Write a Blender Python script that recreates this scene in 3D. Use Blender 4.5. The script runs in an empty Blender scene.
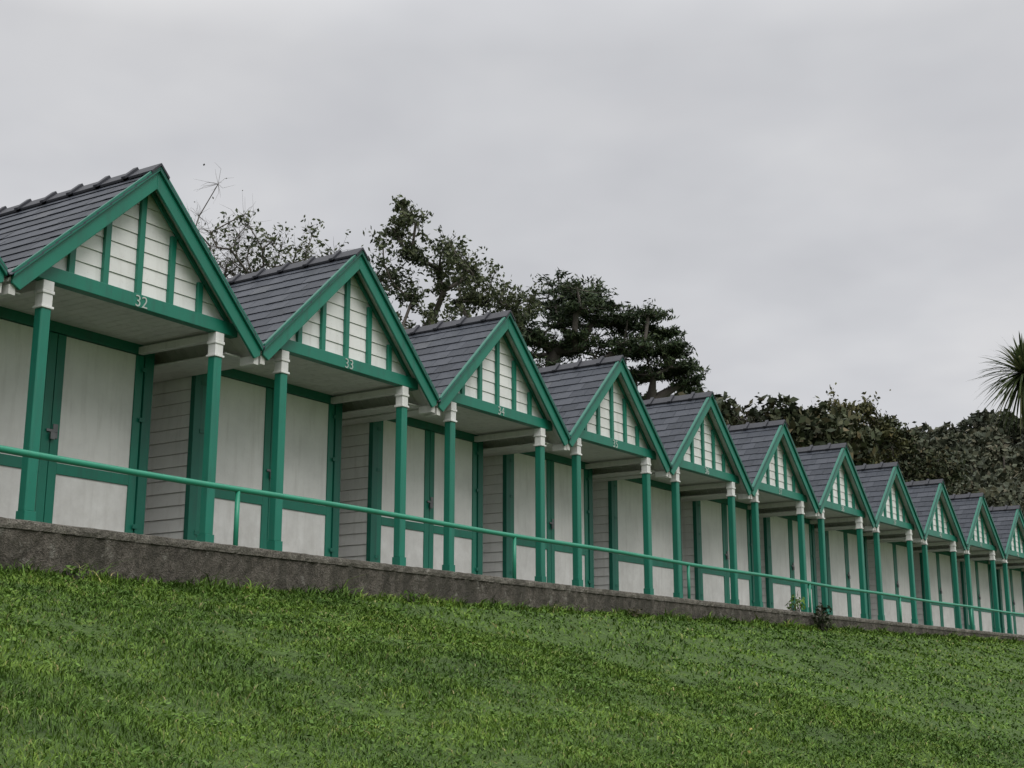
import bpy, math, random
import numpy as np
from mathutils import Vector, Matrix
random.seed(7); rng=np.random.default_rng(11)
S=bpy.context.scene
S.view_settings.view_transform='Standard'; S.view_settings.look='None'; S.view_settings.exposure=0
COL=S.collection

# ---------------------------------------------------------------- row layout (gentle arc)
PER=3.44; H0=math.radians(32.75); DH=math.radians(0.45); R=PER/DH
P0=(-3.82,13.47)
CX=P0[0]+R*math.cos(H0); CY=P0[1]-R*math.sin(H0)
TZ=1.305
def pt(s,d,z=0.0):
    h=H0+DH*s
    return Vector((CX-(R+d)*math.cos(h), CY+(R+d)*math.sin(h), z))
def sd(x,y):
    dx=x-CX; dy=y-CY
    r=np.hypot(dx,dy); h=np.arctan2(dy,-dx)
    return (h-H0)/DH, r-R
def ground_z(x,y):
    x=np.asarray(x,float); y=np.asarray(y,float)
    s,d=sd(x,y)
    zb=np.interp(s,[-4,0,3,10,14],[.82,.88,.98,1.09,1.0])
    bank=zb-.266*(-1.3-d)
    bump=.035*np.sin(x*1.3+y*.7)+.03*np.sin(x*.6-y*1.1+2)+.018*np.sin(x*3.1+y*2.3)+.012*np.sin(x*5.3-y*4.1)
    fade=np.clip((-1.3-d)/1.5,0,1)
    bank=bank+bump*fade
    z=np.minimum(bank,1.12)
    k=.5; fl=-1.75
    z=fl+np.logaddexp(0,(z-fl)/k*1.0)*k
    z=np.minimum(z,1.15)
    z=z+np.clip(d-6.8,0,60)*.22
    hill=21*np.exp(-((x-85)**2/(2*50**2)+(y-215)**2/(2*48**2)))
    return z+hill*np.clip((d-8)/10,0,1)

# ---------------------------------------------------------------- materials
def mk(name):
    m=bpy.data.materials.new(name); m.use_nodes=True
    nt=m.node_tree; nt.nodes.clear()
    out=nt.nodes.new('ShaderNodeOutputMaterial'); b=nt.nodes.new('ShaderNodeBsdfPrincipled')
    nt.links.new(b.outputs[0],out.inputs[0])
    return m,nt,b
def coords(nt,kind='Object',rand=True,scale=(1,1,1)):
    tc=nt.nodes.new('ShaderNodeTexCoord'); mp=nt.nodes.new('ShaderNodeMapping')
    mp.inputs['Scale'].default_value=scale
    nt.links.new(tc.outputs[kind],mp.inputs['Vector'])
    if rand:
        oi=nt.nodes.new('ShaderNodeObjectInfo'); mu=nt.nodes.new('ShaderNodeMath'); mu.operation='MULTIPLY'; mu.inputs[1].default_value=37
        nt.links.new(oi.outputs['Random'],mu.inputs[0]); nt.links.new(mu.outputs[0],mp.inputs['Location'])
    return mp.outputs[0]
def noise(nt,v,scale,detail=4,rough=.6):
    n=nt.nodes.new('ShaderNodeTexNoise'); n.inputs['Scale'].default_value=scale
    n.inputs['Detail'].default_value=detail; n.inputs['Roughness'].default_value=rough
    nt.links.new(v,n.inputs['Vector']); return n.outputs['Fac']
def ramp(nt,f,stops):
    r=nt.nodes.new('ShaderNodeValToRGB'); e=r.color_ramp.elements
    while len(e)<len(stops): e.new(.5)
    for i,(p,c) in enumerate(stops):
        e[i].position=p; e[i].color=(c[0],c[1],c[2],1)
    nt.links.new(f,r.inputs[0]); return r.outputs[0]
def mix(nt,a,b,f,mode='MIX'):
    m=nt.nodes.new('ShaderNodeMix'); m.data_type='RGBA'; m.blend_type=mode
    if isinstance(f,float): m.inputs[0].default_value=f
    else: nt.links.new(f,m.inputs[0])
    for s,i in ((a,6),(b,7)):
        if isinstance(s,tuple): m.inputs[i].default_value=(*s,1)
        else: nt.links.new(s,m.inputs[i])
    return m.outputs[2]
def bump(nt,b,h,strength,dist=.02):
    n=nt.nodes.new('ShaderNodeBump'); n.inputs['Strength'].default_value=strength; n.inputs['Distance'].default_value=dist
    nt.links.new(h,n.inputs['Height']); nt.links.new(n.outputs[0],b.inputs['Normal'])
def island(nt):
    g=nt.nodes.new('ShaderNodeNewGeometry'); return g.outputs['Random Per Island']
def scaled(nt,f,k):
    m=nt.nodes.new('ShaderNodeMath'); m.operation='MULTIPLY'; m.inputs[1].default_value=k
    nt.links.new(f,m.inputs[0]); return m.outputs[0]

def paint(name,c,dirt,rough=.45,amount=.5,base_dirt=0,fade=.92):
    m,nt,b=mk(name)
    v=coords(nt,scale=(1,1,1)); v2=coords(nt,scale=(7,7,.8))
    n1=noise(nt,v,1.7,4,.65); n2=noise(nt,v2,1.5,4,.6)
    f1=ramp(nt,n1,[(.42,(0,0,0)),(.75,(1,1,1))]); f2=ramp(nt,n2,[(.5,(0,0,0)),(.8,(1,1,1))])
    col=mix(nt,c,tuple(x*.86 for x in c),f1)
    col=mix(nt,col,dirt,scaled(nt,f2,amount))
    sp=noise(nt,v,38,2,.7); fs=ramp(nt,sp,[(.66,(0,0,0)),(.72,(1,1,1))])
    col=mix(nt,col,dirt,scaled(nt,fs,.35))
    if base_dirt:
        tc=nt.nodes.new('ShaderNodeTexCoord'); sx=nt.nodes.new('ShaderNodeSeparateXYZ'); nt.links.new(tc.outputs['Object'],sx.inputs[0])
        mr=nt.nodes.new('ShaderNodeMapRange'); mr.inputs[1].default_value=1.3; mr.inputs[2].default_value=2.9; mr.inputs[3].default_value=1; mr.inputs[4].default_value=0
        nt.links.new(sx.outputs[2],mr.inputs[0]); mm=nt.nodes.new('ShaderNodeMath'); mm.operation='MULTIPLY'
        nt.links.new(mr.outputs[0],mm.inputs[0]); nt.links.new(ramp(nt,noise(nt,v,3.5,4,.7),[(.35,(0,0,0)),(.7,(1,1,1))]),mm.inputs[1])
        col=mix(nt,col,dirt,scaled(nt,mm.outputs[0],base_dirt))
    iv=ramp(nt,island(nt),[(0,(.93,.93,.93)),(1,(1,1,1))])
    col=mix(nt,col,iv,1.0,'MULTIPLY')
    oi=nt.nodes.new('ShaderNodeObjectInfo')
    col=mix(nt,col,ramp(nt,oi.outputs['Random'],[(0,(fade,fade,fade*.985)),(1,(1,1,1))]),1.0,'MULTIPLY')
    nt.links.new(col,b.inputs['Base Color']); b.inputs['Roughness'].default_value=rough
    bump(nt,b,n1,.1,.01)
    return m
GREEN=paint('green_paint',(.010,.200,.132),(.03,.09,.072),.42,.5)
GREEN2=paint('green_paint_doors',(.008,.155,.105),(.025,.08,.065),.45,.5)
GREENR=paint('green_rail_paint',(.030,.30,.185),(.05,.16,.12),.35,.4)
WHITE=paint('white_paint',(.84,.835,.815),(.46,.44,.40),.5,.38)
WHITED=paint('white_door_paint',(.84,.83,.80),(.52,.50,.46),.55,.42,.8)
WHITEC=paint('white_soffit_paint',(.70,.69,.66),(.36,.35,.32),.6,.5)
NUMB=paint('number_paint',(.50,.56,.52),(.25,.35,.30),.6,.6)

def slate_mat():
    m,nt,b=mk('slate'); v=coords(nt)
    c=ramp(nt,island(nt),[(0,(.032,.038,.050)),(.5,(.045,.052,.067)),(.9,(.062,.069,.085)),(1,(.09,.096,.105))])
    n=noise(nt,v,6,4,.7); f=ramp(nt,n,[(.5,(1,1,1)),(.8,(.62,.66,.62))])
    c=mix(nt,c,f,1.0,'MULTIPLY')
    l=ramp(nt,noise(nt,v,22,3,.6),[(.68,(0,0,0)),(.76,(1,1,1))])
    c=mix(nt,c,(.13,.135,.11),scaled(nt,l,.45))
    nt.links.new(c,b.inputs['Base Color']); b.inputs['Roughness'].default_value=.6
    b.inputs['Specular IOR Level'].default_value=.35
    bump(nt,b,noise(nt,v,30,3,.6),.3,.01); return m
SLATE=slate_mat()
def simple(name,c,rough=.6,metal=0):
    m,nt,b=mk(name); v=coords(nt); n=noise(nt,v,8,2)
    nt.links.new(ramp(nt,n,[(.3,tuple(x*.7 for x in c)),(.7,c)]),b.inputs['Base Color'])
    b.inputs['Roughness'].default_value=rough; b.inputs['Metallic'].default_value=metal; return m
RIDGE=simple('ridge_tile_clay',(.036,.038,.048),.6)
METAL=simple('dull_metal',(.22,.22,.22),.4,.8)
LEAD=simple('lead_flashing',(.13,.14,.15),.5)
def concrete(name,a,bc,dk):
    m,nt,b=mk(name); v=coords(nt,rand=False)
    n1=noise(nt,v,.9,5,.65); n2=noise(nt,v,9,7,.75); n3=noise(nt,v,55,3,.7)
    c=ramp(nt,n1,[(.3,a),(.7,bc)])
    c=mix(nt,c,ramp(nt,n2,[(.33,(.35,.33,.29)),(.5,(.85,.83,.8)),(.64,(1.1,1.1,1.08)),(.8,(1.7,1.65,1.55))]),1.0,'MULTIPLY')
    c=mix(nt,c,ramp(nt,n3,[(.35,(.5,.5,.5)),(.6,(1.15,1.15,1.15))]),1.0,'MULTIPLY')
    vs=coords(nt,rand=False,scale=(3,3,.25))
    st=ramp(nt,noise(nt,vs,1.6,5,.6),[(.45,(0,0,0)),(.60,(1,1,1))])
    c=mix(nt,c,dk,scaled(nt,st,.72))
    ls=ramp(nt,noise(nt,v,4.3,6,.7),[(.60,(0,0,0)),(.66,(1,1,1))])
    c=mix(nt,c,(.36,.345,.30),scaled(nt,ls,.55))
    nt.links.new(c,b.inputs['Base Color']); b.inputs['Roughness'].default_value=.9
    ad=nt.nodes.new('ShaderNodeMath'); nt.links.new(n2,ad.inputs[0]); nt.links.new(n3,ad.inputs[1])
    bump(nt,b,ad.outputs[0],1.0,.05); return m
WALLM=concrete('weathered_concrete',(.12,.107,.090),(.23,.205,.172),(.055,.050,.036))
COPEM=concrete('concrete_coping',(.22,.205,.175),(.34,.315,.275),(.11,.10,.08))
PAVEM=concrete('pavement_concrete',(.16,.15,.14),(.24,.23,.21),(.12,.11,.1))

def leafmat(name,stops,trans=.25,rough=.6,patch=.55,pl=(.6,.65,.6),ph=(1.25,1.2,1.05),second=None):
    m,nt,b=mk(name)
    c=ramp(nt,island(nt),stops)
    v=coords(nt,rand=False); n=noise(nt,v,patch,3,.65)
    c=mix(nt,c,ramp(nt,n,[(.36,pl),(.64,ph)]),1.0,'MULTIPLY')
    if second:
        n=noise(nt,v,second,3,.7); c=mix(nt,c,ramp(nt,n,[(.38,(.74,.77,.74)),(.5,(1,1,1)),(.66,(1.20,1.12,1.05))]),1.0,'MULTIPLY')
    nt.links.new(c,b.inputs['Base Color']); b.inputs['Roughness'].default_value=rough
    b.inputs['Specular IOR Level'].default_value=.2
    if trans>0:
        t=nt.nodes.new('ShaderNodeBsdfTranslucent'); nt.links.new(c,t.inputs[0])
        ms=nt.nodes.new('ShaderNodeMixShader'); ms.inputs[0].default_value=trans
        out=[n for n in nt.nodes if n.type=='OUTPUT_MATERIAL'][0]
        nt.links.new(b.outputs[0],ms.inputs[1]); nt.links.new(t.outputs[0],ms.inputs[2]); nt.links.new(ms.outputs[0],out.inputs[0])
    return m
L_PINE=leafmat('pine_needles',[(0,(.020,.034,.020)),(.6,(.040,.064,.030)),(1,(.070,.092,.044))],0)
L_EUC=leafmat('eucalyptus_leaves',[(0,(.042,.056,.034)),(.6,(.080,.10,.054)),(1,(.12,.135,.075))],.2)
L_AUT=leafmat('autumn_leaves',[(0,(.050,.054,.026)),(.6,(.085,.090,.040)),(1,(.12,.105,.05))],0)
L_WOOD=leafmat('woodland_leaves',[(0,(.032,.042,.026)),(.5,(.052,.066,.036)),(.85,(.076,.080,.046)),(1,(.11,.092,.055))],0,patch=.12)
L_FAR_HAZE=leafmat('hillside_leaves_hazed',[(0,(.050,.060,.046)),(.5,(.070,.082,.058)),(.85,(.092,.096,.068)),(1,(.12,.108,.08))],0,patch=.09)  # woodland greens made greyer and lighter: distance haze put into the leaf colour
L_GRASS=leafmat('grass_blades',[(0,(.058,.110,.015)),(.5,(.105,.195,.028)),(.9,(.150,.255,.042)),(.96,(.19,.245,.07)),(1,(.28,.25,.12))],0,.6,.8,(.72,.77,.78),(1.14,1.08,1.0),3.2)
L_WEED=leafmat('weed_leaves',[(0,(.060,.125,.02)),(.7,(.105,.200,.035)),(1,(.14,.245,.055))],0,.6,.8,second=2.5)
L_PALM=leafmat('palm_leaves',[(0,(.035,.052,.024)),(.7,(.07,.095,.04)),(1,(.12,.12,.06))],.2)
BARK=simple('bark',(.12,.105,.09),.9)
YEL=simple('fallen_leaf_yellow',(.40,.30,.08),.7)
def groundmat():
    m,nt,b=mk('grass_turf'); v=coords(nt,rand=False)
    n=noise(nt,v,.8,4,.7); n2=noise(nt,v,14,4,.75)
    c=ramp(nt,n,[(.3,(.045,.085,.015)),(.7,(.08,.145,.024))])
    c=mix(nt,c,ramp(nt,n2,[(.3,(.5,.5,.45)),(.7,(1.3,1.3,1.2))]),1.0,'MULTIPLY')
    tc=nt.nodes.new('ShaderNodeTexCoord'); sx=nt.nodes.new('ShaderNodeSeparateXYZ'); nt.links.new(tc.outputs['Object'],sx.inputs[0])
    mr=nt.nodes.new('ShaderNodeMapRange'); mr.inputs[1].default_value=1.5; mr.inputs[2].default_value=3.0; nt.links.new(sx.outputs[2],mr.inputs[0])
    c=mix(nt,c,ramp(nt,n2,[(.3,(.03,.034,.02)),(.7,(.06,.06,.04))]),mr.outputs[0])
    nt.links.new(c,b.inputs['Base Color']); b.inputs['Roughness'].default_value=.95
    bump(nt,b,n2,1.0,.05); return m
TURF=groundmat()

# ---------------------------------------------------------------- mesh helpers
import bmesh
class MB:
    def __init__(s): s.v=[]; s.f=[]
    def add(s,vs,fs):
        o=len(s.v); s.v+= [tuple(v) for v in vs]; s.f+=[tuple(i+o for i in f) for f in fs]
    def box(s,x0,x1,y0,y1,z0,z1):
        s.add([(x0,y0,z0),(x1,y0,z0),(x1,y1,z0),(x0,y1,z0),(x0,y0,z1),(x1,y0,z1),(x1,y1,z1),(x0,y1,z1)],
              [(0,3,2,1),(4,5,6,7),(0,1,5,4),(1,2,6,5),(2,3,7,6),(3,0,4,7)])
    def prism(s,poly,y0,y1):
        n=len(poly)
        s.add([(x,y0,z) for x,z in poly]+[(x,y1,z) for x,z in poly],
              [tuple(range(n)),tuple(range(2*n-1,n-1,-1))]+[(i,i+n,(i+1)%n+n,(i+1)%n) for i in range(n)])
    def mesh(s,name,mat):
        m=bpy.data.meshes.new(name); m.from_pydata(s.v,[],s.f); m.materials.append(mat)
        b=bmesh.new(); b.from_mesh(m); bmesh.ops.recalc_face_normals(b,faces=b.faces); b.to_mesh(m); b.free()
        return m
def npmesh(name,V,F,mat,smooth=False):
    m=bpy.data.meshes.new(name); k=F.shape[1]
    m.vertices.add(len(V)); m.vertices.foreach_set('co',V.astype(np.float32).ravel())
    m.loops.add(F.size); m.loops.foreach_set('vertex_index',F.astype(np.int32).ravel())
    m.polygons.add(len(F)); m.polygons.foreach_set('loop_start',np.arange(0,F.size,k,dtype=np.int32))
    m.polygons.foreach_set('loop_total',np.full(len(F),k,dtype=np.int32))
    m.update(calc_edges=True); m.validate()
    m.materials.append(mat)
    if smooth: m.shade_smooth()
    return m
def obj(name,mesh,parent=None):
    o=bpy.data.objects.new(name,mesh); COL.objects.link(o)
    if parent: o.parent=parent
    return o
def empty(name):
    e=bpy.data.objects.new(name,None); COL.objects.link(e); return e

# ---------------------------------------------------------------- hut parts (local: x along row, y back, z world)
AP=5.46; M=.965; HW=1.715
def rz(x): return AP-abs(x)*M
parts=[]
b=MB(); th=.265
for sg in (1,-1):
    b.prism([(0,AP),(sg*(HW-.03),rz(HW-.03)),(sg*(HW-.03),rz(HW-.03)-.13),(sg*(HW-.12),rz(HW-.12)-th),(0,AP-th)] if sg>0 else
            [(-.002,AP),(-.002,AP-th),(-(HW-.12),rz(HW-.12)-th),(-(HW-.03),rz(HW-.03)-.13),(-(HW-.03),rz(HW-.03))],0,.032)
parts.append(('bargeboards',b.mesh('bargeboards',GREEN),.006))
b=MB()
for sg in (1,-1):
    b.prism([(sg*.0015,AP+.012),(sg*(HW-.02),rz(HW-.02)+.012),(sg*(HW-.02),rz(HW-.02)-.065),(sg*.0015,AP-.065)],-.032,-.001)
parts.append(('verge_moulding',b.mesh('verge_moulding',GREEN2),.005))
b=MB(); L=3.95
nb=26
for sg in (1,-1):
    for i in range(nb):
        y0=.034+i*(L-.034)/nb; y1=y0+(L-.034)/nb-.006
        b.prism([(sg*.003,AP-.055),(sg*(HW-.002),rz(HW)-.055),(sg*(HW-.002),rz(HW)-.085),(sg*.003,AP-.085)],y0,y1)
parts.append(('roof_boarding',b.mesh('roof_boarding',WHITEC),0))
b=MB(); ncr=11; slope=math.hypot(HW,HW*M); ux,uz=HW/slope,-HW*M/slope; nx,nz=-uz,ux
rs=random.Random(3)
for sg in (1,-1):
    for r in range(ncr):
        a0=.02+r*(slope-.02)/ncr; a1=a0+(slope-.02)/ncr+.03
        y=-.035-(0.15 if r%2 else 0)
        while y<L:
            w=.30; ya=max(y,-.035)+.0025; yb=min(y+w,L)-.0025
            if yb-ya>.02:
                l0=-.034+rs.uniform(-.001,.001); l1=-.021+rs.uniform(-.002,.003); t=.009; e=rs.uniform(-.007,.007)
                P=[]
                for (a,off) in ((a0,l0),(a1+e,l1),(a1+e,l1+t),(a0,l0+t)):
                    P.append((sg*(ux*a+nx*off),AP+uz*a+nz*off))
                b.add([(x,ya,z) for x,z in P]+[(x,yb,z) for x,z in P],
                      [(0,1,2,3),(7,6,5,4),(0,4,5,1),(1,5,6,2),(2,6,7,3),(3,7,4,0)])
            y+=w
parts.append(('roof_slates',b.mesh('roof_slates',SLATE),0))
b=MB(); y=-.045
while y<L:
    y1=min(y+.45,L)
    def cap(o,w,ya,yb):
        if yb-ya<.01: return
        b.prism([(0,AP+.012+o),(w,AP+.012+o-w*M),(w-.01,AP-.01+o-w*M-.006),(0,AP-.012+o*.2),(-w+.01,AP-.01+o-w*M-.006),(-w,AP+.012+o-w*M)],ya,yb)
    cap(.014,.13,y,y1-.075); cap(.050,.165,y1-.07,y1-.003); y=y1
parts.append(('ridge_tiles',b.mesh('ridge_tiles',RIDGE),.004))
ZT0,ZT1=3.885,4.035
b=MB(); z=ZT1+.004; ex=.168
while True:
    zt=min(z+ex,AP-.1); za=z+.006
    w0=(AP-.088-za)/M; w1=(AP-.088-zt)/M
    if w1<.03: break
    b.add([(-w0,.219,za),(w0,.219,za),(w1,.232,zt),(-w1,.232,zt),(-w0,.25,za),(w0,.25,za),(w1,.25,zt),(-w1,.25,zt)],
          [(0,1,2,3),(7,6,5,4),(0,4,5,1),(1,5,6,2),(2,6,7,3),(3,7,4,0)])
    z=zt
x1=(AP-.088-ZT1)/M; b.prism([(-x1,ZT1+.002),(x1,ZT1+.002),(0,AP-.09)],.251,.262)
parts.append(('gable_boards',b.mesh('gable_boards',WHITE),0))
b=MB()
for xb in (0,-.45,.45,-.88,.88):
    w=.036; zt=AP-.17-(abs(xb)+w)*M
    b.box(xb-w,xb+w,.178,.222,ZT1+.001,zt)
for sg in (1,-1):
    x1=(AP-.09-ZT1)/M
    b.prism([(sg*.002,AP-.095),(sg*x1,rz(x1)-.095),(sg*x1,rz(x1)-.165),(sg*.002,AP-.165)],.18,.21)
parts.append(('gable_battens',b.mesh('gable_battens',GREEN),.004))
b=MB(); b.box(-1.44,1.44,.135,.255,ZT0,ZT1)
parts.append(('tie_beam',b.mesh('tie_beam',GREEN),.006))
PX=1.17; CZ0=3.60
b=MB()
def octpost(b,cx,cy,w,c,z0,z1):
    P=[(-w+c,-w),(w-c,-w),(w,-w+c),(w,w-c),(w-c,w),(-w+c,w),(-w,w-c),(-w,-w+c)]
    n=8
    b.add([(cx+x,cy+y,z0) for x,y in P]+[(cx+x,cy+y,z1) for x,y in P],
       [tuple(range(7,-1,-1)),tuple(range(8,16))]+[(i,(i+1)%n,(i+1)%n+n,i+n) for i in range(n)])
for sg in (1,-1):
    b.box(sg*PX-.066,sg*PX+.066,.2-.066,.2+.066,TZ,TZ+.30)
    octpost(b,sg*PX,.2,.060,.014,TZ+.301,CZ0)
parts.append(('porch_posts',b.mesh('porch_posts',GREEN),.004))
b=MB()
for sg in (1,-1):
    c=sg*PX
    b.box(c-.074,c+.074,.126,.274,CZ0+.001,CZ0+.028)
    b.box(c-.060,c+.060,.140,.260,CZ0+.029,CZ0+.15)
    b.box(c-.072,c+.072,.128,.272,CZ0+.151,CZ0+.185)
    b.box(c-.064,c+.064,.136,.264,CZ0+.186,ZT0-.001)
parts.append(('post_capitals',b.mesh('post_capitals',WHITE),.006))
b=MB()
for sg in (1,-1):
    b.box(sg*PX-.04,sg*PX+.04,.275,1.43,ZT0-.085,ZT0-.002)
    b.box(sg*1.36-.03,sg*1.36+.03,.262,1.43,ZT0+.045,ZT0+.15)
    xa,xb=sorted((sg*1.395,sg*1.70)); b.box(xa,xb,.262,3.8,3.70,3.72)
parts.append(('porch_plates',b.mesh('porch_plates',WHITEC),.004))
b=MB(); n=20
for i in range(n):
    w=2.74/n; b.box(-1.37+i*w+.003,-1.37+(i+1)*w-.003,.258,1.43,ZT0+.03,ZT0+.045)
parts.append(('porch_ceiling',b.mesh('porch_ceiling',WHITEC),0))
BF=1.44; BW=1.38; BB=3.7; BT=4.06
b=MB(); b.box(-BW+.03,BW-.03,BF+.06,BB,TZ-.1,BT-.01)
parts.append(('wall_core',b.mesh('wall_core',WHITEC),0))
b=MB(); ex=.16; nr=int((BT-TZ)/ex)
for sg in (1,-1):
    for i in range(nr):
        z0=TZ+i*ex+.006; z1=TZ+(i+1)*ex-.001
        b.add([(sg*BW,BF+.03,z0),(sg*BW,BB,z0),(sg*(BW-.014),BB,z1),(sg*(BW-.014),BF+.03,z1),
               (sg*(BW-.03),BF+.03,z0),(sg*(BW-.03),BB,z0),(sg*(BW-.03),BB,z1),(sg*(BW-.03),BF+.03,z1)],
              [(0,1,2,3),(7,6,5,4),(0,4,5,1),(1,5,6,2),(2,6,7,3),(3,7,4,0)])
for i in range(nr):
    z0=TZ+i*ex; b.box(-BW+.04,BW-.04,BB,BB+.02,z0,z0+ex-.003)
parts.append(('side_weatherboards',b.mesh('side_weatherboards',WHITE),0))
HD0,HD1=3.80,3.925
b=MB()
for sg in (1,-1):
    xa,xb=sorted((sg*(BW+.004),sg*(BW-.13))); b.box(xa,xb,BF-.02,BF+.058,TZ,HD0-.001)
b.box(-BW-.004,BW+.004,BF-.02,BF+.058,HD0,HD1)
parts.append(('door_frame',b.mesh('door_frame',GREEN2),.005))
b=MB(); sw=.115; DW=BW-.136
ML0,ML1=2.24,2.36
for sg in (1,-1):
    def bx(x0,x1,z0,z1,y0=BF,y1=BF+.045):
        a,c=sorted((sg*x0,sg*x1)); b.box(a,c,y0,y1,z0,z1)
    bx(.005,sw,TZ+.02,HD0-.008); bx(DW-sw,DW-.004,TZ+.02,HD0-.008)
    bx(sw+.001,DW-sw-.001,ML0,ML1); bx(sw+.001,DW-sw-.001,TZ+.02,TZ+.16)
parts.append(('door_stiles',b.mesh('door_stiles',GREEN),.004))
b=MB()
for sg in (1,-1):
    for z0,z1 in ((ML1+.001,HD0-.009),(TZ+.161,ML0-.001)):
        a,c=sorted((sg*(sw+.001),sg*(DW-sw-.001))); b.box(a,c,BF+.018,BF+.04,z0,z1)
parts.append(('door_panels',b.mesh('door_panels',WHITED),0))
b=MB()
b.box(.02,.085,BF-.012,BF-.001,2.62,2.78); b.box(-.07,.075,BF-.022,BF-.013,2.685,2.715)
b.box(-.03,.03,BF-.045,BF-.023,2.60,2.68)
parts.append(('door_lock',b.mesh('door_lock',METAL),.002))
b=MB()
for sg in (1,-1):
    for z in (1.75,3.0,3.6): b.box(sg*DW-.04,sg*DW+.04,BF-.028,BF-.021,z,z+.05)
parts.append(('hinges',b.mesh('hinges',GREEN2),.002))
b=MB(); b.prism([(HW-.11,rz(HW-.11)-.03),(HW,rz(HW)-.05),(HW+.11,rz(HW-.11)-.03),(HW+.11,rz(HW-.11)-.02),(HW,rz(HW)-.035),(HW-.11,rz(HW-.11)-.02)],.03,L)
parts.append(('valley_flashing',b.mesh('valley_flashing',LEAD),0))
b=MB(); b.box(1.62,1.695,.036,.26,3.60,3.70); b.box(-1.695,-1.62,.036,.26,3.60,3.70)
parts.append(('eave_blocks',b.mesh('eave_blocks',WHITEC),.004))

def text_mesh(t):
    c=bpy.data.curves.new('t','FONT'); c.body=t; c.size=.18; c.extrude=.003; c.align_x='CENTER'; c.offset=-.001
    o=bpy.data.objects.new('t',c); COL.objects.link(o)
    dg=bpy.context.evaluated_depsgraph_get(); dg.update()
    m=bpy.data.meshes.new_from_object(o.evaluated_get(dg)); m.name='hut_number_'+t
    bpy.data.objects.remove(o); m.materials.clear(); m.materials.append(NUMB); return m

for k in range(-3,15):
    e=empty('beach_hut'); h=H0+DH*k; p=pt(k,0)
    e.location=(p.x,p.y,random.uniform(-.014,.014)); e.rotation_euler=(math.radians(random.uniform(-.2,.2)),math.radians(random.uniform(-.15,.15)),math.pi/2-h+math.radians(random.uniform(-.3,.3)))
    for nme,me,bv in parts:
        if k==14 and nme=='valley_flashing': continue
        o=obj(nme,me,e)
        if bv and k<5:
            md=o.modifiers.new('bevel','BEVEL'); md.width=bv; md.segments=2; md.limit_method='ANGLE'
    t=obj('hut_number',text_mesh(str(32+k)),e); t.rotation_euler=(math.pi/2,0,0); t.location=(random.uniform(-.015,.015),.130,ZT0+.008)

# ---------------------------------------------------------------- retaining wall, coping, pavement, rail
def strip(name,mat,s0,s1,n,prof,rough=0,close=True):
    V=[];F=[]; m=len(prof)
    for i in range(n+1):
        s=s0+(s1-s0)*i/n
        for j,(d,z) in enumerate(prof):
            if rough: d+=rough*(random.random()-.5); z+=rough*.4*(random.random()-.5)
            V.append(tuple(pt(s,d,z)))
    for i in range(n):
        for j in range(m if close else m-1):
            a=i*m+j; b_=i*m+(j+1)%m
            F.append((a,b_,b_+m,a+m))
    if close: F.append(tuple(range(m-1,-1,-1))); F.append(tuple(n*m+j for j in range(m)))
    me=bpy.data.meshes.new(name); me.from_pydata(V,[],F); me.materials.append(mat)
    bb=bmesh.new(); bb.from_mesh(me); bmesh.ops.recalc_face_normals(bb,faces=bb.faces); bb.to_mesh(me); bb.free()
    return me
SE=11.6
wall=empty('retaining_wall')
prof=[(-1.3,.1)]+[(-1.3,.1+j*.075) for j in range(1,15)]+[(-1.3,1.225),(-.98,1.225),(-.98,.1)]
obj('wall_face',strip('wall_face',WALLM,-5,SE,900,prof,.018),wall)
obj('coping',strip('coping',COPEM,-5,SE,900,[(-1.312,1.227),(-1.315,1.262),(-1.308,1.296),(-1.28,1.306),(-.985,1.306),(-.985,1.227)],.015),wall)
obj('pavement',strip('pavement',PAVEM,-6,18,200,[(-.984,1.302),(2,1.302),(6.8,1.302),(6.8,1.0),(-.984,1.0)]))
rail=empty('handrail')
def tube(path,r,n=10):
    V=[];F=[]
    for i,p in enumerate(path):
        a=path[max(i-1,0)]; c=path[min(i+1,len(path)-1)]; t=(c-a).normalized()
        u=t.cross(Vector((0,0,1)))
        if u.length<.01: u=Vector((1,0,0))
        u.normalize(); w=u.cross(t)
        for j in range(n):
            an=2*math.pi*j/n; V.append(tuple(p+(u*math.cos(an)+w*math.sin(an))*r))
    for i in range(len(path)-1):
        for j in range(n): F.append((i*n+j,i*n+(j+1)%n,(i+1)*n+(j+1)%n,(i+1)*n+j))
    F.append(tuple(range(n))); F.append(tuple((len(path)-1)*n+j for j in range(n)))
    return V,F
def tmesh(name,paths,mat):
    b=MB()
    for p,r in paths: b.add(*tube(p,r))
    m=b.mesh(name,mat); m.shade_smooth(); return m
RZ=1.93; RD=-.9
obj('top_rail',tmesh('top_rail',[([pt(-5+.25*i,RD,RZ+.008*math.sin(i*.9)) for i in range(75)],.031)],GREENR),rail)
obj('rail_posts',tmesh('rail_posts',[([pt(.15+1.5*k,RD,1.302),pt(.15+1.5*k,RD,RZ-.02)],.026) for k in range(-3,9)]+
    [([pt(.15+1.5*k,RD,1.304),pt(.15+1.5*k,RD,1.318)],.06) for k in range(-3,9)],GREENR),rail)

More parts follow.
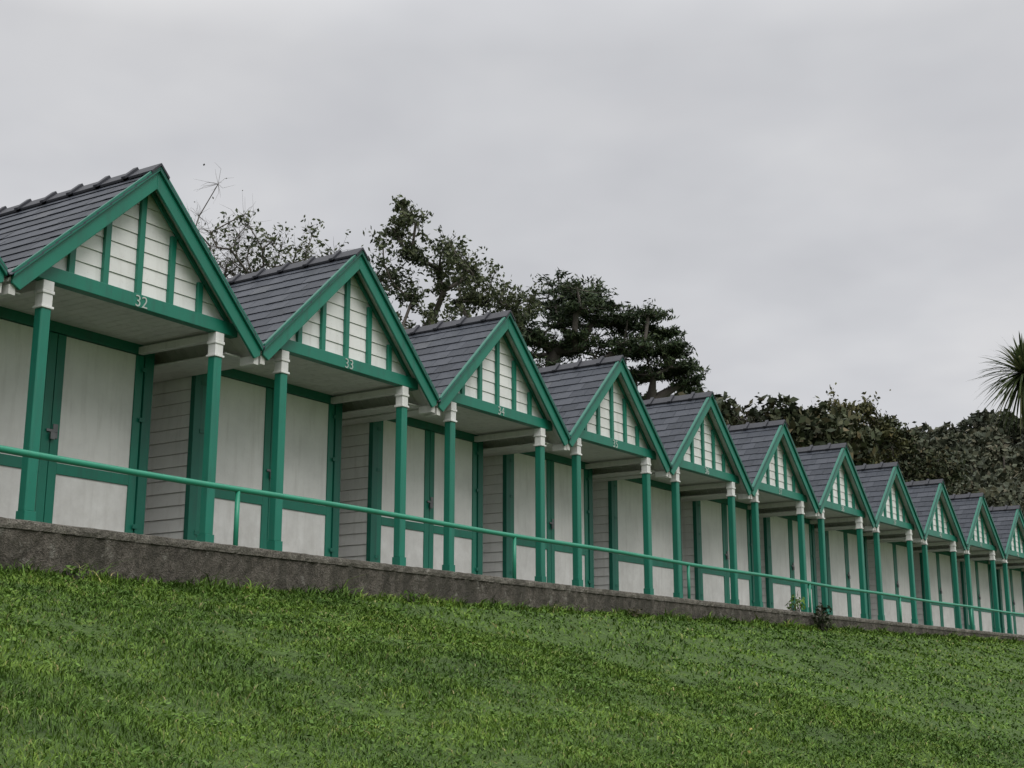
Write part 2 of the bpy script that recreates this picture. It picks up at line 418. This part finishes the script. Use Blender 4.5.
# ---------------------------------------------------------------- ground sheet
def axis():
    a=list(np.arange(-30,90,.55)); x=90
    st=.8
    while x<2600: x+=st; st*=1.09; a.append(x)
    x=-30; st=.8; bb=[]
    while x>-2600: x-=st; st*=1.09; bb.append(x)
    return np.array(bb[::-1]+a)
ax=axis(); ay=axis(); GX,GY=np.meshgrid(ax,ay,indexing='ij')
GZ=ground_z(GX,GY); V=np.stack([GX.ravel(),GY.ravel(),GZ.ravel()],1)
n1,n2=len(ax),len(ay); I=np.arange(n1*n2).reshape(n1,n2)
F=np.stack([I[:-1,:-1].ravel(),I[1:,:-1].ravel(),I[1:,1:].ravel(),I[:-1,1:].ravel()],1)
obj('ground',npmesh('ground',V,F,TURF,True))

# ---------------------------------------------------------------- grass
def grass(n,hmin,hmax,sampler,wid):
    x,y,hs=sampler(n)
    s,d=sd(x,y); k=(d<-1.33)|(s>SE+.1)&(d<-1.0); x,y,hs=x[k],y[k],hs[k]
    z=ground_z(x,y)-.006; n=len(x); r=np.hypot(x,y)
    clump=.5+.5*np.sin(x*2.3+1.7*np.sin(y*1.9))*np.sin(y*2.9+1.3*np.sin(x*2.1))
    cl2=.5+.5*np.sin(x*9.1+2*np.sin(y*7.3))*np.sin(y*8.3+2*np.sin(x*6.7))
    h=rng.uniform(hmin,hmax,n)*(.6+.45*clump+.55*cl2)*hs; a=rng.uniform(0,2*np.pi,n); w=wid*rng.uniform(.6,1.5,n)*np.maximum(1,r/6)
    la=rng.uniform(0,2*np.pi,n); le=h*rng.uniform(.4,1.5,n)
    B=np.stack([x,y,z],1); W=np.stack([np.cos(a)*w,np.sin(a)*w,0*a],1)
    Ld=np.stack([np.cos(la)*le,np.sin(la)*le,0*la],1); Z=np.stack([0*h,0*h,h],1)
    v0=B-W;v1=B+W;v2=B+W*.75+Ld*.3+Z*.6;v3=B-W*.75+Ld*.3+Z*.6;v4=B+Ld+Z*.85
    V=np.stack([v0,v1,v2,v3,v4],1).reshape(-1,3); o=(np.arange(n)*5)[:,None]
    T=np.concatenate([o+np.array([0,1,2]),o+np.array([0,2,3]),o+np.array([3,2,4])],0)
    return V,T
def smp(r0,r1,p):
    def f(n):
        u=rng.uniform(0,1,n); r=(r0**p+u*(r1**p-r0**p))**(1/p); th=rng.uniform(-.56,.56,n)
        return r*np.sin(th),r*np.cos(th),np.ones(n)
    return f
def edge(n):
    s=rng.uniform(-2.2,SE,n); d=-1.34-np.abs(rng.normal(0,.07,n)); h=H0+DH*s
    t=.5+1.9*(rng.uniform(0,1,n)**3)*(np.sin(s*9)*np.sin(s*23)*.5+.6)
    return CX-(R+d)*np.cos(h),CY+(R+d)*np.sin(h),t
Vs=[];Ts=[];o=0
for V,T in (grass(270000,.022,.050,smp(3,14,1.15),.0028),grass(150000,.03,.055,smp(12,48,1.0),.0034),grass(24000,.05,.10,edge,.003)):
    Vs.append(V);Ts.append(T+o);o+=len(V)
obj('grass',npmesh('grass',np.concatenate(Vs),np.concatenate(Ts),L_GRASS))
def quads(C,size,flat=0.0,asp=.5):
    n=len(C); A=rng.normal(size=(n,3)); A[:,2]*=(1-flat); A/=np.linalg.norm(A,axis=1)[:,None]
    Bv=rng.normal(size=(n,3)); Bv[:,2]*=(1-flat); Bv-=A*(A*Bv).sum(1)[:,None]; Bv/=np.linalg.norm(Bv,axis=1)[:,None]
    s=(size*rng.uniform(.6,1.4,n))[:,None]
    V=np.stack([C-A*s,C+Bv*s*asp,C+A*s,C-Bv*s*asp],1).reshape(-1,3)
    return V,(np.arange(n)*4)[:,None]+np.arange(4)
nw=2200; u=rng.uniform(0,1,nw); r=(3**1.25+u*(26**1.25-3**1.25))**(1/1.25); th=rng.uniform(-.55,.55,nw)
wx,wy=r*np.sin(th),r*np.cos(th); wr=np.repeat(rng.uniform(.04,.20,nw),20)
wx=np.repeat(wx,20)+rng.normal(0,1,nw*20)*wr; wy=np.repeat(wy,20)+rng.normal(0,1,nw*20)*wr
s_,d_=sd(wx,wy); k=d_<-1.36; wx,wy=wx[k],wy[k]
C=np.stack([wx,wy,ground_z(wx,wy)+rng.uniform(.010,.038,len(wx))],1)
V,F=quads(C,.007+.0007*np.hypot(wx,wy),.5,.7); obj('weeds',npmesh('weeds',V,F,L_WEED))
n=22; u=rng.uniform(3.5,16,n); th=rng.uniform(-.5,.5,n); lx,ly=u*np.sin(th),u*np.cos(th)
s_,d_=sd(lx,ly); k=d_<-1.4; lx,ly=lx[k],ly[k]
V,F=quads(np.stack([lx,ly,ground_z(lx,ly)+.045],1),.018,.5,.6); obj('fallen_leaves',npmesh('fallen_leaves',V,F,YEL))

# ---------------------------------------------------------------- trees
def tubes_np(segs,n=6):
    V=[];F=[];o=0
    for p0,p1,r0,r1 in segs:
        t=np.array(p1)-np.array(p0); l=np.linalg.norm(t)
        if l<1e-5: continue
        t/=l; u=np.cross(t,[0,0,1.0])
        if np.linalg.norm(u)<.05: u=np.array([1.0,0,0])
        u/=np.linalg.norm(u); w=np.cross(u,t)
        an=np.arange(n)*2*np.pi/n; ring=np.cos(an)[:,None]*u+np.sin(an)[:,None]*w
        V.append(np.array(p0)+ring*r0);V.append(np.array(p1)+t*r1*.4+ring*r1)
        j=np.arange(n); F.append(np.stack([o+j,o+(j+1)%n,o+n+(j+1)%n,o+n+j],1)); o+=2*n
    return np.concatenate(V),np.concatenate(F)
def tree(name,x,y,trunk_h,lobes,leafmat_,nleaf,lsize,crad,cflat=1.0,tip=.02,lean=(0,0),step=1.1,bare=0.0,twigs=6,lflat=0.0,asp=.5,cap=.30,spread=.24):
    z0=float(ground_z(x,y))-.1
    nodes=[np.array([x,y,z0])]; par=[-1]
    nt=max(3,int(trunk_h/1.0))
    for i in range(1,nt+1):
        f=i/nt; nodes.append(np.array([x+lean[0]*f+rng.normal(0,.07),y+lean[1]*f+rng.normal(0,.07),z0+trunk_h*f])); par.append(len(nodes)-2)
    cl=[]
    for (a,b_,c,rx,ry,rz_,nc) in lobes:
        for _ in range(nc):
            v=rng.normal(size=3); v/=np.linalg.norm(v); q=rng.uniform(.25,1)**.5
            cl.append(np.array([a+v[0]*rx*q,b_+v[1]*ry*q,c+v[2]*rz_*q]))
    top=nodes[-1]; cl.sort(key=lambda c:np.linalg.norm(c-top))
    start=max(1,int(nt*.45)); tips=[]
    for c in cl:
        N=np.array(nodes[start:]); dd=np.linalg.norm(N-c,axis=1)+np.clip(N[:,2]-c[2]+.2,0,None)*2.0
        j=int(np.argmin(dd))+start; p=nodes[j]; L_=np.linalg.norm(c-p); ns=max(1,int(L_/step)); prev=j
        for i in range(1,ns+1):
            f=i/ns; q=p+(c-p)*f+np.array([0,0,.10*L_*math.sin(math.pi*f)])+rng.normal(0,.06*min(L_,1.5),3)*(0 if i==ns else 1)
            nodes.append(q); par.append(prev); prev=len(nodes)-1
        tips.append(prev)
    cnt=np.zeros(len(nodes))
    for t in tips:
        j=t
        while j>=0: cnt[j]+=1; j=par[j]
    rad=np.minimum(tip*np.maximum(cnt,.8)**.5,cap)
    segs=[(nodes[par[i]],nodes[i],min(rad[par[i]],rad[i]*1.6) if par[i]>nt else rad[par[i]],rad[i]) for i in range(1,len(nodes))]
    LC=[]
    for t in tips:
        c=nodes[t]; cr=crad*rng.uniform(.6,1.25)
        for _ in range(twigs):
            v=rng.normal(size=3); v[2]=v[2]*cflat+.2; v/=np.linalg.norm(v); e=c+v*cr*rng.uniform(.5,1.2)
            mdl=(c+e)/2+rng.normal(0,.08,3)*crad
            segs.append((c,mdl,tip*.45,tip*.3)); segs.append((mdl,e,tip*.3,tip*.12))
            if rng.uniform()>=bare:
                m=max(1,int(nleaf/twigs)); f=rng.uniform(.35,1.1,m)[:,None]
                LC.append(c+(e-c)*f+rng.normal(size=(m,3))*np.array([1,1,cflat*.8])*cr*spread)
    root=empty(name)
    V,F=tubes_np(segs,5); obj('trunk_and_limbs',npmesh('trunk_and_limbs',V,F,BARK,True),root)
    V,F=quads(np.concatenate(LC),lsize,lflat,asp); obj('foliage',npmesh('foliage',V,F,leafmat_),root)
    return root
tree('ash_tree',-7.0,38,6.5,[(-8.3,38,12.7,1.0,1.2,1.5,16),(-6.4,38,12.2,1.3,1.3,1.1,22),(-5.2,38.4,11.9,1.0,1.2,.9,15),(-7.0,38,10.4,1.8,1.5,1.0,12)],
     L_EUC,75,.072,.62,bare=.38,tip=.015,twigs=10,step=.7)
tree('ash_tree',-9.3,38.5,6.0,[(-8.9,38.5,13.0,.9,.8,2.0,24)],L_AUT,8,.055,.9,bare=.8,tip=.013,twigs=14,step=.6)
tree('eucalyptus_tree',-3.0,38,7,[(-3.2,38,13.2,.6,.9,1.0,11),(-3.8,38,11.7,.6,1.0,1.2,9),(-1.9,38,12.1,.8,1,.8,10),(-2.5,38,10.3,1.4,1.2,.9,15),(-4.7,38.3,11.2,.7,.9,.7,8)],
     L_EUC,160,.075,.55,bare=.1,tip=.020,twigs=9,step=.8,spread=.17)
tree('eucalyptus_tree',-.9,41,7,[(-1.2,41,12.5,.9,1,.8,11),(.1,41,11.9,1.0,1,.8,11),(-.6,41,10.4,1.5,1.2,1.0,17)],
     L_EUC,160,.077,.58,bare=.1,tip=.020,twigs=9,step=.8,spread=.17)
tree('pine_tree',1.6,50,9.5,[(.6,50,13.5,1.5,1.8,.30,14),(2.3,50,14.7,1.4,2,.25,14),(3.5,50,14.0,1.8,2,.25,17),(5.0,50,13.9,.9,1.8,.2,8),(2.0,50,12.8,2.6,2,.30,18),(-.9,50,12.1,1.2,1.6,.5,11),(4.4,50,12.7,1.4,1.8,.2,11),(1.2,50,11.3,3.2,2,.6,24),(3.0,50,10.0,2.5,2,.6,12)],
     L_PINE,240,.115,.78,cflat=.34,tip=.034,twigs=9,asp=.26,step=1.0,spread=.17)
tree('pine_tree',4.6,51,8.0,[(5.3,51,13.5,.9,1.4,.16,9),(6.1,51,12.75,.9,1.3,.16,10),(6.6,51,12.0,.9,1.4,.15,10),(6.9,51,11.45,.5,1.1,.12,5),(5.3,51,11.8,.7,1.2,.2,6),(5.0,51,10.6,1.3,1.5,.3,8)],
     L_PINE,230,.11,.58,cflat=.28,tip=.036,lean=(.8,0),twigs=9,asp=.26,step=.9,spread=.17)
tree('birch_tree',13.0,70,8,[(13.2,70,12.9,1.9,1.5,1.5,36)],L_AUT,16,.08,1.0,bare=.6,tip=.018,twigs=12,step=1)
tree('oak_tree',17.6,75,7,[(16.9,75,13.9,1.5,2.5,1.3,16),(19.6,75,14.6,2.0,2.5,1.4,22),(18.5,75,12.2,3.6,2.5,1.6,34),(16.0,75,12.4,1.6,2,1.2,14)],
     L_AUT,190,.14,.85,tip=.03,twigs=9,spread=.22)
tree('oak_tree',23.0,77,7,[(22.1,77,13.8,1.7,2.5,1.2,18),(24.6,77,11.9,1.6,2.5,.9,14),(23.0,77,11.2,3.4,2.5,1.5,28)],
     L_WOOD,190,.14,.85,tip=.03,twigs=9,spread=.22)
def woodland(pos,mat,m=50,k=.0018):
    C=[];segs=[]
    for x,y,h,r in pos:
        z=float(ground_z(x,y)); segs.append((np.array([x,y,z-.2]),np.array([x,y,z+h*.7]),.22,.1))
        for _ in range(9):
            v=rng.normal(size=3); v/=np.linalg.norm(v); c=np.array([x,y,z+h-r*.75])+v*np.array([r*.75,r*.75,r*.6])
            q=rng.normal(size=(m,3)); q/=np.linalg.norm(q,axis=1)[:,None]; q*=(rng.uniform(.3,1,m)**.5)[:,None]*r*.42
            C.append(c+q)
    C=np.concatenate(C); dist=np.hypot(C[:,0],C[:,1])
    A,Fq=quads(C,.14+dist*k,0,.55)
    root=empty('woodland'); obj('foliage',npmesh('foliage',A,Fq,mat),root)
    V,F=tubes_np(segs,5); obj('trunks',npmesh('trunks',V,F,BARK,True),root)
pos=[]
while len(pos)<330:
    x=rng.uniform(30,170); y=rng.uniform(110,258); s,d=sd(x,y)
    if x/y<.28 or x/y>.62 or d<9: continue
    pos.append((x,y,rng.uniform(4.0,6.8),rng.uniform(2.3,3.7)))
woodland(pos,L_FAR_HAZE)
pos=[]
for _ in range(60):
    s=rng.uniform(2,20); d=rng.uniform(16,26); p=pt(s,d); pos.append((p.x,p.y,rng.uniform(5.0,7.0),rng.uniform(1.8,2.6)))
for s in np.arange(9,30,1.1):
    p=pt(s,10.5+rng.normal(0,.9)); pos.append((p.x,p.y,rng.uniform(4.2,6.2),rng.uniform(2.0,2.8)))
for i in range(14):
    pos.append((8.5+i*.75+rng.normal(0,.3),71+rng.normal(0,2),rng.uniform(9.6,10.9),1.9))
woodland(pos,L_WOOD,70,.0014)

def palm(x,y,zt):
    root=empty('cabbage_palm'); z0=float(ground_z(x,y))-.1
    segs=[];n=9
    P=[np.array([x+.05*math.sin(i),y+.04*math.cos(i*1.3),z0+(zt-z0)*i/n]) for i in range(n+1)]
    for i in range(n): segs.append((P[i],P[i+1],.12-.005*i,.115-.005*i))
    V,F=tubes_np(segs,9); obj('trunk',npmesh('trunk',V,F,BARK,True),root)
    V=[];F=[]
    for i in range(300):
        a=rng.uniform(0,2*math.pi); el=rng.uniform(-1.2,1.45); L_=rng.uniform(.6,.92)
        dr=np.array([math.cos(a)*math.cos(el),math.sin(a)*math.cos(el),math.sin(el)]); sdv=np.array([-math.sin(a),math.cos(a),0]); o=len(V)
        droop=rng.uniform(.15,.5)
        for j in range(6):
            f=j/5; c=P[-1]+dr*(.06+L_*f)+np.array([0,0,-droop*L_*f**2.2]); w=.022*(1-f**2.5)+.001
            V+= [c-sdv*w,c+sdv*w]
        for j in range(5): F.append((o+2*j,o+2*j+1,o+2*j+3,o+2*j+2))
    obj('fronds',npmesh('fronds',np.array(V),np.array(F),L_PALM),root)
palm(8.68,22,5.15)
def shrub(s,d,r,h,mat,n,z=None,ls=.045):
    p=pt(s,d); z0=float(ground_z(p.x,p.y)) if z is None else z; q=rng.normal(size=(n,3)); q/=np.linalg.norm(q,axis=1)[:,None]; q*=(rng.uniform(.1,1,n)**.5)[:,None]
    C=np.array([p.x,p.y,z0+h*.5])+q*np.array([r,r,h*.55])*(1+.3*np.sin(q[:,0:1]*7)*np.cos(q[:,2:3]*6))
    root=empty('shrub'); V,F=quads(C,ls,0,.45); obj('foliage',npmesh('foliage',V,F,mat),root)
    segs=[(np.array([p.x,p.y,z0-.1]),C[i],.012,.004) for i in range(0,n,max(1,n//14))]
    V,F=tubes_np(segs,4); obj('stems',npmesh('stems',V,F,BARK),root)
shrub(4.38,-1.5,.17,.50,L_WOOD,260); shrub(4.55,-.75,.2,.40,L_WEED,90,1.30)
shrub(-.55,-1.45,.10,.12,L_WEED,60,ls=.03); shrub(.8,-1.42,.12,.14,L_WEED,70,ls=.03); shrub(2.3,-1.45,.14,.13,L_AUT,70,ls=.03)
shrub(SE+.2,-1.6,.7,.9,L_WOOD,1600); shrub(SE+.9,-2.0,.8,.8,L_AUT,1200)

# ---------------------------------------------------------------- world, sun, camera
sun_az=math.radians(150); sun_el=math.radians(48)
w=bpy.data.worlds.new('World'); S.world=w; w.use_nodes=True; nt=w.node_tree; nt.nodes.clear()
out=nt.nodes.new('ShaderNodeOutputWorld'); bg=nt.nodes.new('ShaderNodeBackground'); nt.links.new(bg.outputs[0],out.inputs[0])
sky=nt.nodes.new('ShaderNodeTexSky'); sky.sky_type='NISHITA'; sky.sun_disc=False; sky.sun_elevation=sun_el; sky.sun_rotation=sun_az
tc=nt.nodes.new('ShaderNodeTexCoord'); sx=nt.nodes.new('ShaderNodeSeparateXYZ'); nt.links.new(tc.outputs['Generated'],sx.inputs[0])
zz=nt.nodes.new('ShaderNodeMath'); zz.operation='MAXIMUM'; zz.inputs[1].default_value=0; nt.links.new(sx.outputs[2],zz.inputs[0])
za=nt.nodes.new('ShaderNodeMath'); za.operation='ADD'; za.inputs[1].default_value=.22; nt.links.new(zz.outputs[0],za.inputs[0])
vd=nt.nodes.new('ShaderNodeVectorMath'); vd.operation='DIVIDE'
cb=nt.nodes.new('ShaderNodeCombineXYZ'); [nt.links.new(za.outputs[0],cb.inputs[i]) for i in range(3)]
nt.links.new(tc.outputs['Generated'],vd.inputs[0]); nt.links.new(cb.outputs[0],vd.inputs[1])
n1=noise(nt,vd.outputs[0],1.5,4,.52); n2=noise(nt,vd.outputs[0],4.5,3,.5)
cl=ramp(nt,n1,[(.28,(.88,.885,.90)),(.5,(1,1,1.01)),(.68,(1.12,1.11,1.10))])
cl2=ramp(nt,n2,[(.3,(.955,.955,.96)),(.7,(1.045,1.045,1.04))])
c=mix(nt,cl,cl2,1.0,'MULTIPLY')
# overcast luminance distribution: about 2.5x brighter overhead than at the horizon
grad=ramp(nt,sx.outputs[2],[(0,(.33,.333,.343)),(.25,(.305,.308,.318)),(.45,(.295,.298,.307)),(.8,(.78,.78,.78))])
c=mix(nt,c,grad,1.0,'MULTIPLY')
vm=nt.nodes.new('ShaderNodeVectorMath'); vm.operation='SCALE'; vm.inputs['Scale'].default_value=20.0; nt.links.new(c,vm.inputs[0])
fin=mix(nt,vm.outputs[0],sky.outputs[0],.03)
nt.links.new(fin,bg.inputs[0]); bg.inputs[1].default_value=.1
sl=bpy.data.lights.new('sun','SUN'); sl.energy=1.5; sl.angle=math.radians(40); sl.color=(1,.98,.95)
so=bpy.data.objects.new('sun',sl); COL.objects.link(so)
dirv=Vector((math.sin(sun_az)*math.cos(sun_el),math.cos(sun_az)*math.cos(sun_el),math.sin(sun_el)))
so.rotation_euler=dirv.to_track_quat('Z','Y').to_euler()
cam=bpy.data.cameras.new('camera'); co=bpy.data.objects.new('camera',cam); COL.objects.link(co)
cam.sensor_width=36; cam.lens=1330/1024*36; cam.clip_end=6000; cam.clip_start=.05
co.location=(0,0,0); co.rotation_euler=(math.radians(90+12.71),0,0)
S.camera=co
